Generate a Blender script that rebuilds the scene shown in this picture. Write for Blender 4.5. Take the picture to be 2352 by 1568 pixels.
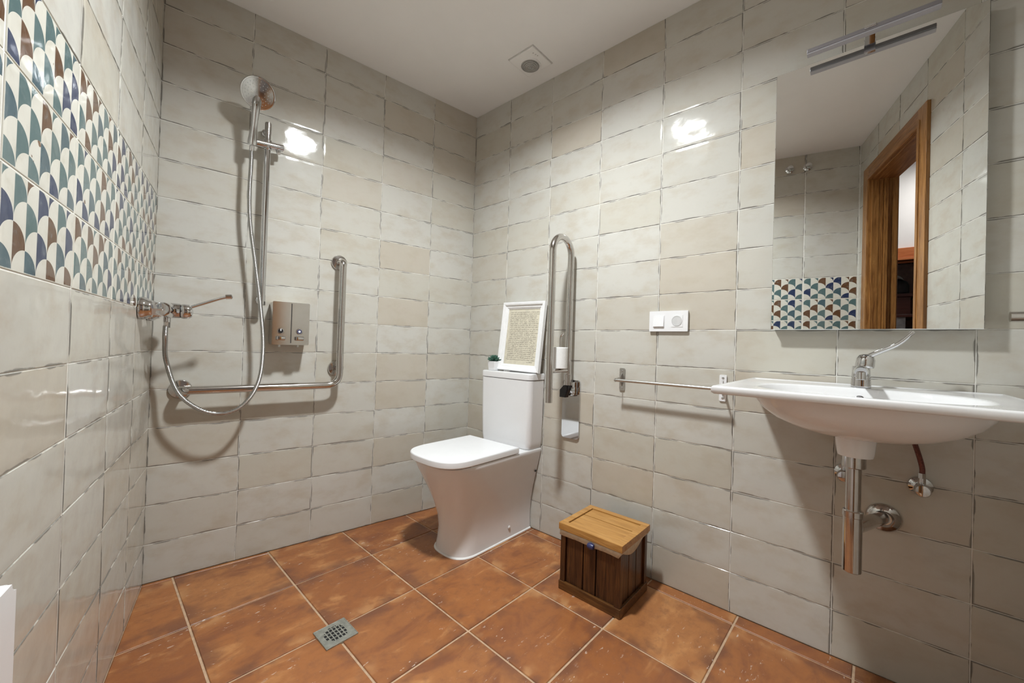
import bpy, bmesh, math, random
from mathutils import Vector, Matrix
R_ = math.radians
random.seed(11)
for o in list(bpy.data.objects): bpy.data.objects.remove(o)
SC = bpy.context.scene
COL = SC.collection

# ------------------------------------------------------------------ camera
CAM = Vector((-1.6525, -1.8214, 0.964))
YAW, PITCH, ROLL, FPX = 0.8433, 0.0093, 0.0306, 901.38
fw = Vector((math.sin(YAW)*math.cos(PITCH), math.cos(YAW)*math.cos(PITCH), math.sin(PITCH)))
rt = Vector((math.cos(YAW), -math.sin(YAW), 0)); up = rt.cross(fw)
r2 = rt*math.cos(ROLL)+up*math.sin(ROLL); u2 = -rt*math.sin(ROLL)+up*math.cos(ROLL)
cd = bpy.data.cameras.new('camera'); cam = bpy.data.objects.new('camera', cd); COL.objects.link(cam)
cd.sensor_fit = 'HORIZONTAL'; cd.sensor_width = 36; cd.lens = FPX/2352*36
cd.clip_start = 0.01; cd.clip_end = 50
cam.matrix_world = Matrix(((r2.x, u2.x, -fw.x, CAM.x), (r2.y, u2.y, -fw.y, CAM.y), (r2.z, u2.z, -fw.z, CAM.z), (0, 0, 0, 1)))
SC.camera = cam
# ------------------------------------------------------------------ world, exposure, lamp strengths
w = bpy.data.worlds.new('world'); SC.world = w; w.use_nodes = True
w.node_tree.nodes['Background'].inputs[0].default_value = (0.9, 0.95, 1, 1)
w.node_tree.nodes['Background'].inputs[1].default_value = 0.05
vs = SC.view_settings
vs.view_transform = 'Standard'; vs.look = 'None'; vs.exposure = 0.0; vs.gamma = 1.0; vs.use_curve_mapping = False
LAMP = 20.0           # bathroom ceiling lamp, diffuser
BEAM = 33.5           # bathroom ceiling lamp, downward beam (W)
SPREAD = 150          # its spread in degrees
HALL = 36.0          # added hall lamp, brightens the hall

# ------------------------------------------------------------------ geometry of the room
CEIL = 2.379
aB, aL, aF = -0.1576, 0.2369, -0.0192
tB = Vector((math.cos(aB), math.sin(aB), 0))
PA = Vector((0, 0, 0))                       # back right corner
PB = tB*-1.4645                              # back left corner
tL = Vector((-math.sin(aL), -math.cos(aL), 0))
WL = 2.088                                   # length of the left wall
PC = PB+tL*WL                                # front left corner, beside the doorway
tF = Vector((0.963, -0.268, 0)).normalized()
WF = -PC.x/tF.x
PD = PC+tF*WF                                # front right corner
def frame(o, x):
    x = x.normalized(); z = Vector((0, 0, 1)); y = z.cross(x)
    return Matrix(((x.x, y.x, 0, o.x), (x.y, y.y, 0, o.y), (0, 0, 1, o.z), (0, 0, 0, 1)))
# wall frames: x to the right as seen from inside, y into the wall, z up
MR = frame(PA, Vector((0, -1, 0)))
MB = frame(PA, tB)
ML = frame(PB, -tL)
MF = frame(PC, -tF)
MI = Matrix.Identity(4)

# ------------------------------------------------------------------ object helpers
def props(o, label=None, cat=None, group=None, kind=None):
    if label: o['label'] = label
    if cat: o['category'] = cat
    if group: o['group'] = group
    if kind: o['kind'] = kind
    return o
def empty(name, M, loc, label, cat, group=None, rotz=0):
    o = bpy.data.objects.new(name, None); COL.objects.link(o); o.empty_display_size = .05
    if M is not MI: loc = Vector(loc)+Vector((0, -.003, 0))
    o.matrix_world = M @ Matrix.Translation(Vector(loc)) @ Matrix.Rotation(rotz, 4, 'Z')
    return props(o, label, cat, group)
def obj(name, bm, mat, parent=None, M=None, angle=38, flat=False, label=None):
    bmesh.ops.recalc_face_normals(bm, faces=bm.faces[:])
    me = bpy.data.meshes.new(name); bm.to_mesh(me); bm.free()
    if mat: me.materials.append(mat)
    if not flat:
        me.shade_smooth(); me.set_sharp_from_angle(angle=R_(angle))
    o = link(name, me, parent, M, label)
    if not flat:
        md = o.modifiers.new('wn', 'WEIGHTED_NORMAL'); md.weight = 80; md.keep_sharp = True
    return o
def link(name, me, parent=None, M=None, label=None):
    o = bpy.data.objects.new(name, me); COL.objects.link(o)
    if parent: o.parent = parent
    if M is not None:
        if parent: o.matrix_local = M
        else: o.matrix_world = M
    if label: o['label'] = label
    return o
def BM(): return bmesh.new()
def box(bm, x0, x1, y0, y1, z0, z1, bev=0, seg=2):
    t = bmesh.new(); bmesh.ops.create_cube(t, size=1)
    bmesh.ops.scale(t, vec=(x1-x0, y1-y0, z1-z0), verts=t.verts)
    bmesh.ops.translate(t, vec=((x0+x1)/2, (y0+y1)/2, (z0+z1)/2), verts=t.verts)
    if bev: bmesh.ops.bevel(t, geom=t.edges[:], offset=bev, segments=seg, affect='EDGES', profile=.5)
    join(bm, t); return bm
def join(bm, t):
    me = bpy.data.meshes.new('t'); t.to_mesh(me); t.free(); bm.from_mesh(me); bpy.data.meshes.remove(me)
def basis(d):
    d = Vector(d).normalized(); a = Vector((0, 0, 1)) if abs(d.z) < .9 else Vector((1, 0, 0))
    x = a.cross(d).normalized(); return x, d.cross(x), d
def lathe(bm, prof, o, axis, seg=28):
    """prof: list of (radius, distance along axis)"""
    x, y, d = basis(axis); o = Vector(o); rings = []
    for r, t in prof:
        if r < 1e-6: rings.append([bm.verts.new(o+d*t)])
        else: rings.append([bm.verts.new(o+d*t+(x*math.cos(2*math.pi*i/seg)+y*math.sin(2*math.pi*i/seg))*r) for i in range(seg)])
    stitch(bm, rings); return bm
def stitch(bm, rings, closed=True, cap=True):
    for a, b in zip(rings, rings[1:]):
        n = max(len(a), len(b))
        for i in range(n if closed else n-1):
            j = (i+1) % n
            if len(a) == 1 and len(b) == 1: continue
            if len(a) == 1: f = (a[0], b[i], b[j])
            elif len(b) == 1: f = (a[i], b[0], a[j])
            else: f = (a[i], b[i], b[j], a[j])
            try: bm.faces.new(f)
            except ValueError: pass
    if cap:
        for r in (rings[0], rings[-1]):
            if len(r) > 2:
                try: bm.faces.new(r)
                except ValueError: pass
def cyl(bm, p0, p1, r, seg=24, bev=0.0):
    p0 = Vector(p0); p1 = Vector(p1); L = (p1-p0).length
    if bev: prof = [(r-bev, 0), (r, bev), (r, L-bev), (r-bev, L)]
    else: prof = [(r, 0), (r, L)]
    return lathe(bm, prof, p0, p1-p0, seg)
def fillet(pts, rad, n=7):
    pts = [Vector(p) for p in pts]; out = [pts[0]]
    for i in range(1, len(pts)-1):
        a, b, c = pts[i-1], pts[i], pts[i+1]
        u = (a-b).normalized(); v = (c-b).normalized()
        k = rad if not isinstance(rad, (list, tuple)) else rad[i-1]
        p, q = b+u*k, b+v*k
        for t in range(n+1):
            t /= n; out.append(p*(1-t)**2+b*2*t*(1-t)+q*t*t)
    out.append(pts[-1]); return out
def spline(pts, n=8):
    P = [Vector(p) for p in pts]; P = [P[0]*2-P[1]]+P+[P[-1]*2-P[-2]]; out = []
    for i in range(1, len(P)-2):
        a, b, c, d = P[i-1:i+3]
        for k in range(n):
            t = k/n
            out.append(.5*((2*b)+(c-a)*t+(2*a-5*b+4*c-d)*t*t+(-a+3*b-3*c+d)*t**3))
    out.append(P[-2]); return out
def tube(bm, pts, r, seg=14, rads=None):
    pts = [Vector(p) for p in pts]; rings = []
    d0 = (pts[1]-pts[0]).normalized(); x, y, _ = basis(d0)
    for i, p in enumerate(pts):
        d = ((pts[min(i+1, len(pts)-1)]-pts[max(i-1, 0)])).normalized()
        x = (x-d*x.dot(d)).normalized(); y = d.cross(x)
        q = rads[i] if rads else r
        rings.append([bm.verts.new(p+(x*math.cos(2*math.pi*k/seg)+y*math.sin(2*math.pi*k/seg))*q) for k in range(seg)])
    stitch(bm, rings); return bm
def plate(bm, outline, y0, y1, bev=0):
    """outline in (x,z), thick from y0 to y1"""
    t = bmesh.new()
    a = [t.verts.new((x, y0, z)) for x, z in outline]; b = [t.verts.new((x, y1, z)) for x, z in outline]
    t.faces.new(a); t.faces.new(b[::-1])
    n = len(a)
    for i in range(n): t.faces.new((a[i], b[i], b[(i+1) % n], a[(i+1) % n]))
    if bev:
        es = [e for e in t.edges if abs(e.verts[0].co.y-e.verts[1].co.y) < 1e-7]
        bmesh.ops.bevel(t, geom=es, offset=bev, segments=2, affect='EDGES')
    join(bm, t); return bm
def rrect(x0, x1, z0, z1, r, n=5):
    o = []
    for cx, cz, a in ((x1-r, z1-r, 0), (x0+r, z1-r, 90), (x0+r, z0+r, 180), (x1-r, z0+r, 270)):
        for k in range(n+1):
            t = R_(a+90*k/n); o.append((cx+r*math.cos(t), cz+r*math.sin(t)))
    return o

# ------------------------------------------------------------------ material helpers
def mat(name):
    m = bpy.data.materials.new(name); m.use_nodes = True
    nt = m.node_tree; b = nt.nodes['Principled BSDF']; return m, nt, b
class N:
    """tiny node-graph helper"""
    def __init__(s, nt): s.nt = nt
    def new(s, t, **k):
        n = s.nt.nodes.new(t)
        for a, v in k.items(): setattr(n, a, v)
        return n
    def put(s, sock, v):
        if isinstance(v, bpy.types.NodeSocket): s.nt.links.new(v, sock)
        elif v is not None: sock.default_value = v
    def m(s, op, a, b=None, c=None, clamp=False):
        n = s.new('ShaderNodeMath', operation=op); n.use_clamp = clamp
        s.put(n.inputs[0], a); s.put(n.inputs[1], b)
        if c is not None: s.put(n.inputs[2], c)
        return n.outputs[0]
    def mix(s, f, a, b, mode='MIX'):
        n = s.new('ShaderNodeMix', data_type='RGBA', blend_type=mode)
        s.put(n.inputs[0], f); s.put(n.inputs[6], a); s.put(n.inputs[7], b); return n.outputs[2]
    def ramp(s, f, stops, interp='LINEAR'):
        n = s.new('ShaderNodeValToRGB'); e = n.color_ramp; e.interpolation = interp
        while len(e.elements) < len(stops): e.elements.new(.5)
        for i, (p, c) in enumerate(stops):
            e.elements[i].position = p; e.elements[i].color = (*c, 1) if len(c) == 3 else c
        s.put(n.inputs[0], f); return n.outputs[0]
    def step(s, v, lo, hi):
        n = s.new('ShaderNodeMapRange', interpolation_type='SMOOTHSTEP')
        s.put(n.inputs[0], v); s.put(n.inputs[1], lo); s.put(n.inputs[2], hi); return n.outputs[0]
    def noise(s, vec, scale, detail=3, rough=.5, dist=0):
        n = s.new('ShaderNodeTexNoise'); s.put(n.inputs['Vector'], vec)
        n.inputs['Scale'].default_value = scale; n.inputs['Detail'].default_value = detail
        n.inputs['Roughness'].default_value = rough; n.inputs['Distortion'].default_value = dist
        return n.outputs[0]
    def coords(s): return s.new('ShaderNodeTexCoord').outputs['Object']
    def rnd(s): return s.new('ShaderNodeObjectInfo').outputs['Random']
    def vadd(s, a, b):
        n = s.new('ShaderNodeVectorMath', operation='ADD'); s.put(n.inputs[0], a); s.put(n.inputs[1], b); return n.outputs[0]
    def vmul(s, a, b):
        n = s.new('ShaderNodeVectorMath', operation='MULTIPLY'); s.put(n.inputs[0], a); s.put(n.inputs[1], b); return n.outputs[0]
    def comb(s, x, y, z):
        n = s.new('ShaderNodeCombineXYZ'); s.put(n.inputs[0], x); s.put(n.inputs[1], y); s.put(n.inputs[2], z); return n.outputs[0]
    def sep(s, v):
        n = s.new('ShaderNodeSeparateXYZ'); s.put(n.inputs[0], v); return n.outputs
    def bump(s, h, dist, strength=1.0, normal=None):
        n = s.new('ShaderNodeBump'); s.put(n.inputs['Height'], h); n.inputs['Distance'].default_value = dist
        n.inputs['Strength'].default_value = strength
        if normal: s.put(n.inputs['Normal'], normal)
        return n.outputs[0]
def simple(name, col, rough=.5, metal=0, noise=0.06, nscale=30, bump=0, ior=1.5, coat=0):
    m, nt, b = mat(name); g = N(nt); c = g.coords()
    n = g.noise(c, nscale, 4)
    f = g.ramp(n, [(.3, tuple(x*(1-noise) for x in col)), (.7, tuple(min(1, x*(1+noise)) for x in col))])
    nt.links.new(f, b.inputs['Base Color'])
    b.inputs['Roughness'].default_value = rough; b.inputs['Metallic'].default_value = metal; b.inputs['IOR'].default_value = ior
    if coat: b.inputs['Coat Weight'].default_value = coat; b.inputs['Coat Roughness'].default_value = .05
    if bump: nt.links.new(g.bump(n, bump), b.inputs['Normal'])
    return m

TW, TH = 0.2938, 0.15            # wall tile pitch
HX, HZ = TW/2-.0014, TH/2-.0014  # half size of a tile
def tile_common(g, nt, b, c, off, hx, hz):
    """pillow relief, wavy glaze and worn dark edges; returns edge distance and dark-edge mask"""
    x, y, z = g.sep(c)
    dx = g.m('SUBTRACT', hx, g.m('ABSOLUTE', x)); dz = g.m('SUBTRACT', hz, g.m('ABSOLUTE', z))
    d = g.m('MINIMUM', dx, dz)
    p = g.vadd(c, off)
    n1 = g.noise(p, 13, 2, .5); n2 = g.noise(p, 60, 3, .55); n3 = g.noise(p, 240, 3, .6)
    wn = g.m('MULTIPLY_ADD', g.m('SUBTRACT', n1, .535), .026, g.m('MULTIPLY', g.m('SUBTRACT', n2, .5), .004))
    dark = g.m('SUBTRACT', 1.0, g.step(g.m('SUBTRACT', d, wn), 0.0005, .0030), clamp=True)
    dark = g.m('MULTIPLY', dark, g.m('SUBTRACT', 1.0, g.step(d, .001, .0062)))
    pil = g.step(d, 0.0, .012); n4 = g.noise(g.vadd(p, (5, 1, 8)), 38, 2, .45)
    wv = g.noise(p, 11, 1, .4)
    h = g.m('ADD', g.m('MULTIPLY', pil, .00032), g.m('ADD', g.m('MULTIPLY', wv, .0026), g.m('ADD', g.m('MULTIPLY', n4, .00030), g.m('MULTIPLY', n3, .000006))))
    nt.links.new(g.bump(h, 1.0), b.inputs['Normal'])
    return d, dark, n2, p
def wall_tile_mat():
    m, nt, b = mat('glazed_cream_tile'); g = N(nt); c = g.coords(); r = g.rnd()
    wn = g.new('ShaderNodeTexWhiteNoise', noise_dimensions='1D'); g.put(wn.inputs['W'], r)
    off = g.vmul(wn.outputs['Color'], (40, 40, 40))
    d, dark, n2, p = tile_common(g, nt, b, c, off, HX, HZ)
    base = g.ramp(r, [(0, (.525, .50, .432)), (.25, (.55, .535, .487)), (.55, (.57, .557, .513)), (.8, (.54, .52, .465)), (.95, (.515, .472, .40))])
    cl = g.noise(g.vmul(p, (1, 1, 1.7)), 9, 4, .6)
    base = g.mix(g.m('MULTIPLY', g.step(cl, .42, .76), .62), base, (.465, .41, .325, 1))
    cl2 = g.noise(p, 22, 4, .65)
    base = g.mix(g.m('MULTIPLY', g.step(cl2, .58, .78), .30), base, (.45, .43, .395, 1))
    cl3 = g.noise(g.vadd(p, (7.3, 2.1, 5.5)), 16, 5, .7)
    base = g.mix(g.m('MULTIPLY', g.step(cl3, .62, .82), .28), base, (.45, .32, .21, 1))
    base = g.mix(g.m('MULTIPLY', dark, .86), base, (.135, .125, .11, 1))
    nt.links.new(base, b.inputs['Base Color'])
    b.inputs['Roughness'].default_value = .09; b.inputs['IOR'].default_value = 1.48
    return m
def mosaic_mat():
    m, nt, b = mat('scallop_pattern_tile'); g = N(nt); c = g.coords(); r = g.rnd()
    wn = g.new('ShaderNodeTexWhiteNoise', noise_dimensions='1D'); g.put(wn.inputs['W'], r)
    off = g.vmul(wn.outputs['Color'], (40, 40, 40))
    d, dark, n2, p = tile_common(g, nt, b, c, off, HX, HZ)
    x, y, z = g.sep(c)
    W = TW/3.5; DZ = TH/4; A = .034
    idx = g.new('ShaderNodeObjectInfo').outputs['Object Index']
    u = g.m('ADD', g.m('MULTIPLY_ADD', idx, TW, x), TW/2+W*20); v = g.m('ADD', z, TH/2+DZ*8)
    j0 = g.m('CEIL', g.m('DIVIDE', v, DZ))
    def cell(j):
        par = g.m('FRACT', g.m('MULTIPLY', j, .5))              # 0 or .5
        q = g.m('ADD', g.m('DIVIDE', u, W), par)
        i = g.m('FLOOR', q); fx = g.m('MULTIPLY', g.m('SUBTRACT', g.m('SUBTRACT', q, i), .5), 2.0)
        return i, fx
    i0, f0 = cell(j0)
    arch = g.m('SQRT', g.m('MAXIMUM', 0.0, g.m('SUBTRACT', 1.0, g.m('MULTIPLY', f0, f0))))
    top = g.m('SUBTRACT', g.m('MULTIPLY', j0, DZ), g.m('MULTIPLY', g.m('SUBTRACT', 1.0, arch), A))
    over = g.m('GREATER_THAN', v, top)
    j1 = g.m('ADD', j0, over); i1, f1 = cell(j1)
    colr = g.m('MULTIPLY', g.step(f1, -.02, .03), g.m('SUBTRACT', 1.0, g.step(g.m('SUBTRACT', d, g.m('MULTIPLY', n2, .002)), .002, .0005)))
    w3 = g.new('ShaderNodeTexWhiteNoise', noise_dimensions='4D')
    g.put(w3.inputs['Vector'], g.comb(i1, j1, 3.7)); g.put(w3.inputs['W'], g.m('MULTIPLY', r, 31.0))
    pal = g.ramp(w3.outputs['Value'], [(0, (.085, .145, .15)), (.30, (.024, .040, .10)), (.50, (.125, .062, .032)), (.72, (.062, .11, .135)), (.86, (.10, .16, .165))], 'CONSTANT')
    pal = g.mix(g.m('MULTIPLY', g.step(n2, .5, .8), .4), pal, (.2, .24, .25, 1))
    cream = g.mix(g.step(g.noise(p, 26, 4, .6), .5, .75), (.66, .64, .57, 1), (.58, .55, .47, 1))
    spot = g.step(g.noise(g.vadd(p, (3, 9, 1)), 34, 2, .5), .735, .76)
    cream = g.mix(spot, cream, (.20, .12, .07, 1))
    col = g.mix(colr, cream, pal)
    nt.links.new(col, b.inputs['Base Color'])
    b.inputs['Roughness'].default_value = .09
    return m
def terracotta_mat():
    m, nt, b = mat('terracotta_floor_tile'); g = N(nt); c = g.coords(); r = g.rnd()
    wn = g.new('ShaderNodeTexWhiteNoise', noise_dimensions='1D'); g.put(wn.inputs['W'], r)
    p = g.vadd(c, g.vmul(wn.outputs['Color'], (30, 30, 30)))
    base = g.ramp(r, [(0, (.28, .098, .032)), (.4, (.35, .130, .041)), (.75, (.32, .120, .040)), (1, (.39, .160, .054))])
    n1 = g.noise(g.vmul(p, (1, 2.2, 1)), 4.5, 5, .6, .6)
    base = g.mix(g.m('MULTIPLY', g.step(n1, .50, .70), .75), base, (.20, .068, .030, 1))
    base = g.mix(g.m('MULTIPLY', g.step(n1, .47, .28), .70), base, (.56, .27, .10, 1))
    n2 = g.noise(p, 30, 6, .75)
    base = g.mix(g.m('MULTIPLY', g.step(n2, .45, .72), .50), base, (.20, .078, .038, 1))
    ex, ey, ez = g.sep(c)
    ed = g.m('MAXIMUM', g.m('ABSOLUTE', ex), g.m('ABSOLUTE', ey))
    en = g.noise(g.vadd(p, (4, 8, 2)), 7, 3, .6)
    em = g.step(g.m('MULTIPLY_ADD', g.m('SUBTRACT', en, .5), .10, ed), .105, .165)
    base = g.mix(g.m('MULTIPLY', g.m('MULTIPLY', em, g.step(en, .44, .60)), .70), base, (.15, .060, .034, 1))
    base = g.mix(g.m('MULTIPLY', g.m('MULTIPLY', g.step(ed, .11, .165), g.step(en, .46, .36)), .65), base, (.50, .26, .11, 1))
    n3 = g.noise(g.vmul(p, (1, 2.6, 1)), 34, 3, .62)
    area = g.noise(p, 5, 2)
    sp = g.m('MULTIPLY', g.step(n3, .645, .69), g.step(area, .47, .60))
    base = g.mix(g.m('MULTIPLY', sp, .75), base, (.62, .50, .42, 1))
    nt.links.new(base, b.inputs['Base Color'])
    nt.links.new(g.m('MULTIPLY_ADD', n2, .25, .26), b.inputs['Roughness'])
    h = g.m('ADD', g.m('MULTIPLY', n1, .002), g.m('MULTIPLY', n2, .0006))
    nt.links.new(g.bump(h, 1.0), b.inputs['Normal'])
    return m
def wood_mat(name, c0, c1, c2, rough=.35, axis='z', scale=1.0):
    m, nt, b = mat(name); g = N(nt); c = g.coords(); r = g.rnd()
    k = {'x': (.7, 9, 9), 'y': (9, .7, 9), 'z': (9, 9, .7)}[axis]
    p = g.vadd(g.vmul(c, k), g.vmul(g.comb(r, r, r), (23, 31, 17)))
    n = g.noise(p, 7*scale, 5, .6, 1.2)
    col = g.ramp(n, [(.25, c0), (.5, c1), (.78, c2)])
    nt.links.new(col, b.inputs['Base Color']); b.inputs['Roughness'].default_value = rough
    nt.links.new(g.bump(n, .0012), b.inputs['Normal'])
    return m
M_TILE = wall_tile_mat(); M_MOS = mosaic_mat(); M_TERRA = terracotta_mat()
M_GROUT = simple('pale_grout', (.74, .72, .67), .85, noise=.08, nscale=60)
M_FGROUT = simple('sand_floor_grout', (.50, .34, .22), .9, noise=.15, nscale=50)
M_CEIL = simple('ceiling_paint', (.88, .878, .868), .9, noise=.015, nscale=6)
M_WHITE = simple('white_plaster', (.80, .79, .78), .9, noise=.02, nscale=8)
M_CHROME = simple('polished_chrome', (.64, .64, .65), .055, 1, noise=.01, nscale=40)
M_STEEL = simple('polished_stainless_steel', (.60, .58, .56), .13, 1, noise=.03, nscale=60)
M_BRUSH = simple('brushed_stainless_steel', (.55, .54, .52), .33, 1, noise=.08, nscale=120, bump=.0002)
M_TRAP = simple('darkened_chrome', (.56, .53, .51), .11, 1, noise=.06, nscale=50)  # chrome darkened, dark reflections of the trap put into its colour
M_CER = simple('white_glazed_ceramic', (.79, .785, .79), .07, noise=.01, nscale=10)
M_PLA = simple('white_plastic', (.80, .80, .81), .28, noise=.01, nscale=20)
M_BLACK = simple('black_plastic', (.012, .012, .014), .4, noise=.2)
M_DARK = simple('dark_gap', (.02, .02, .022), .8, noise=.2)
M_FRAMEW = simple('white_painted_wood', (.84, .84, .84), .45, noise=.03, nscale=50)
M_PAPERW = simple('toilet_paper', (.86, .86, .85), .95, noise=.03, nscale=150, bump=.0006)
M_PARCH = simple('aged_letter_paper', (.62, .575, .46), .85, noise=.10, nscale=45)
M_INK = simple('brown_ink', (.085, .06, .04), .8, noise=.3, nscale=90)
M_LEAF = simple('succulent_leaf', (.035, .11, .075), .45, noise=.35, nscale=80)
M_CLOTH = simple('cream_liner_cloth', (.62, .56, .44), .9, noise=.12, nscale=60, bump=.002)
M_BLUE = simple('navy_blue_plastic', (.03, .035, .11), .35, noise=.2)
M_RUB = simple('dark_red_braided_hose', (.16, .06, .05), .4, .5, noise=.4, nscale=300)
M_SEAL = simple('white_silicone', (.78, .76, .74), .5, noise=.03)
M_VENT = simple('grey_vent_plastic', (.46, .46, .445), .5, noise=.05)
M_LAMPG = simple('grey_lamp_metal', (.30, .29, .31), .35, .6, noise=.03)
M_STONE = simple('grey_stone', (.22, .21, .21), .8, noise=.4, nscale=14, bump=.006)
M_PINK = simple('rough_pink_plaster', (.52, .36, .32), .9, noise=.15, nscale=25, bump=.004)
M_DRAIN = simple('worn_steel_drain', (.40, .41, .37), .42, .75, noise=.2, nscale=70)
M_HONEY = wood_mat('honey_wood', (.32, .145, .035), (.47, .235, .065), (.58, .32, .11), .33, 'y')
M_WALNUT = wood_mat('dark_stained_wood', (.018, .006, .003), (.062, .023, .008), (.15, .060, .016), .28, 'z')
M_WALNUTH = wood_mat('dark_stained_wood_rail', (.05, .019, .006), (.11, .045, .012), (.19, .085, .022), .3, 'y')
M_DOOR = wood_mat('varnished_door_wood', (.16, .062, .018), (.32, .145, .042), (.47, .24, .075), .25, 'z')
M_DOORH = wood_mat('varnished_door_wood_head', (.14, .055, .018), (.27, .115, .036), (.40, .19, .06), .25, 'x')
M_BEAM = wood_mat('orange_wood_beam', (.36, .09, .02), (.48, .135, .035), (.56, .19, .06), .5, 'y')
M_MAHO = wood_mat('dark_red_cabinet_wood', (.03, .008, .006), (.05, .012, .009), (.075, .02, .014), .3, 'y')
def mirror_mat():
    m, nt, b = mat('mirror_silver'); g = N(nt)
    n = g.noise(g.coords(), 3, 1)
    nt.links.new(g.ramp(n, [(0, (.86, .875, .865)), (1, (.88, .89, .88))]), b.inputs['Base Color'])
    b.inputs['Metallic'].default_value = 1; b.inputs['Roughness'].default_value = 0.0; return m
M_MIRROR = mirror_mat()
def emit_mat(name, col, s):
    m, nt, b = mat(name); g = N(nt); c = g.coords()
    n = g.noise(c, 20, 1)
    e = g.ramp(n, [(0, tuple(x*.99 for x in col)), (1, col)])
    nt.links.new(e, b.inputs['Emission Color']); b.inputs['Emission Strength'].default_value = s
    b.inputs['Base Color'].default_value = (.8, .8, .8, 1); return m

# ------------------------------------------------------------------ tiles
TT = .0014
def tile_mesh(name, x0, x1, z0, z1, m, bev=.0009):
    bm = BM(); box(bm, x0, x1, -TT, .002, z0, z1)
    es = [e for e in bm.edges if all(v.co.y < -TT+1e-6 for v in e.verts)]
    bmesh.ops.bevel(bm, geom=es, offset=bev, segments=1, affect='EDGES')
    bmesh.ops.recalc_face_normals(bm, faces=bm.faces[:])
    me = bpy.data.meshes.new(name); bm.to_mesh(me); bm.free(); me.materials.append(m)
    me.shade_smooth(); me.set_sharp_from_angle(angle=R_(30)); return me
ME_TILE = tile_mesh('tile', -HX, HX, -HZ, HZ, M_TILE)
ME_MOS = tile_mesh('mosaic_tile', -HX, HX, -HZ, HZ, M_MOS)
def tile_wall(wall, cols, dz=0.0, mosaic=None, hole=None, pitch=TW):
    """cols: list of (x0,x1) in the wall frame"""
    cache = {}
    for (a, b) in cols:
        for r in range(16):
            z0, z1 = r*TH+dz, min((r+1)*TH+dz, CEIL)
            if r == 0: z0 = 0.0
            segs = [(a, b, z0, z1)]
            if hole:
                hx0, hx1, hz1 = hole; segs = []
                if z0 >= hz1 or b <= hx0 or a >= hx1: segs = [(a, b, z0, z1)]
                else:
                    if a < hx0-.012: segs.append((a, hx0, z0, z1))
                    if b > hx1+.012: segs.append((hx1, b, z0, z1))
                    if z1 > hz1+.012 and min(b, hx1)-max(a, hx0) > .012: segs.append((max(a, hx0), min(b, hx1), hz1, z1))
            for (x0, x1, y0, y1) in segs:
                cx, cz = (x0+x1)/2, (r+.5)*TH+dz
                mos = mosaic and mosaic[0] <= r < mosaic[1]
                full = abs((x1-x0)-pitch) < .006 and abs((y1-y0)-TH) < .002
                if full: me = ME_MOS if mos else ME_TILE
                else:
                    # cut tile: keep the pattern origin of a full tile
                    cx = x0+TW/2 if a != x0 or x1-x0 < pitch-.006 else cx
                    k = (round(x0-cx, 4), round(x1-cx, 4), round(y0-cz, 4), round(y1-cz, 4), bool(mos))
                    if k not in cache:
                        cache[k] = tile_mesh('cut_tile', k[0]+.0012, k[1]-.0012, k[2]+.0012, k[3]-.0012, M_MOS if mos else M_TILE)
                    me = cache[k]
                T = Matrix.Translation((cx, 0, cz)) @ Matrix.Rotation(random.gauss(0, .0022), 4, 'X') @ Matrix.Rotation(random.gauss(0, .0016), 4, 'Z')
                o = link('mosaic_tile' if mos else 'tile', me, wall, T); o.pass_index = round(abs(a)/pitch) % 2
def wall_slab(name, M, x0, x1, z0=0, z1=CEIL, th=.12, hole=None):
    bm = BM()
    if hole:
        a, b, h = hole
        box(bm, x0, a, 0, th, z0, z1); box(bm, b, x1, 0, th, z0, z1); box(bm, a, b, 0, th, h, z1)
    else: box(bm, x0, x1, 0, th, z0, z1)
    o = obj(name, bm, M_GROUT, None, M, flat=True); return props(o, kind='structure')
wb = wall_slab('wall_back', MB, -1.4645, .10)
tile_wall(wb, [(-1.4645+.2929*i, -1.4645+.2929*(i+1)) for i in range(5)], 0.0)
wr = wall_slab('wall_right', MR, 0, -PD.y+.05)
tile_wall(wr, [(TW*i, min(TW*(i+1), -PD.y)) for i in range(8)], -.004)
wl = wall_slab('wall_left', ML, -WL-.0, 0.02)
PT = .2975
tile_wall(wl, [(-PT*(i+1), -PT*i) for i in range(7)], 0.0, mosaic=(7, 10), pitch=PT)
DOOR = (-.84, -.185, 2.085)                     # door opening in the front wall frame
wf = wall_slab('wall_front', MF, -WF, .02, hole=DOOR, th=.115)
tile_wall(wf, [(max(-TW*(i+1), -WF), -TW*i) for i in range(7)], 0.0, hole=DOOR)

# ------------------------------------------------------------------ floor
bm = BM()
def poly_prism(bm, pts, z0, z1, bev=0):
    t = bmesh.new(); a = [t.verts.new((x, y, z1)) for x, y in pts]; b = [t.verts.new((x, y, z0)) for x, y in pts]; n = len(pts)
    t.faces.new(a); t.faces.new(b[::-1])
    for i in range(n): t.faces.new((a[i], b[i], b[(i+1) % n], a[(i+1) % n]))
    if bev:
        bmesh.ops.bevel(t, geom=[e for e in t.edges if all(abs(v.co.z-z1) < 1e-7 for v in e.verts)], offset=bev, segments=1, affect='EDGES')
    join(bm, t)
ROOM = [(PA.x, PA.y), (PB.x, PB.y), (PC.x, PC.y), (PD.x, PD.y)]
poly_prism(bm, [(.05, .05), (-1.5, .30), (-2.04, -1.75), (-1.99, -1.90), (.05, -2.50)], -.12, -.004)
floor = obj('floor', bm, M_FGROUT, flat=True); props(floor, kind='structure')
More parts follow.
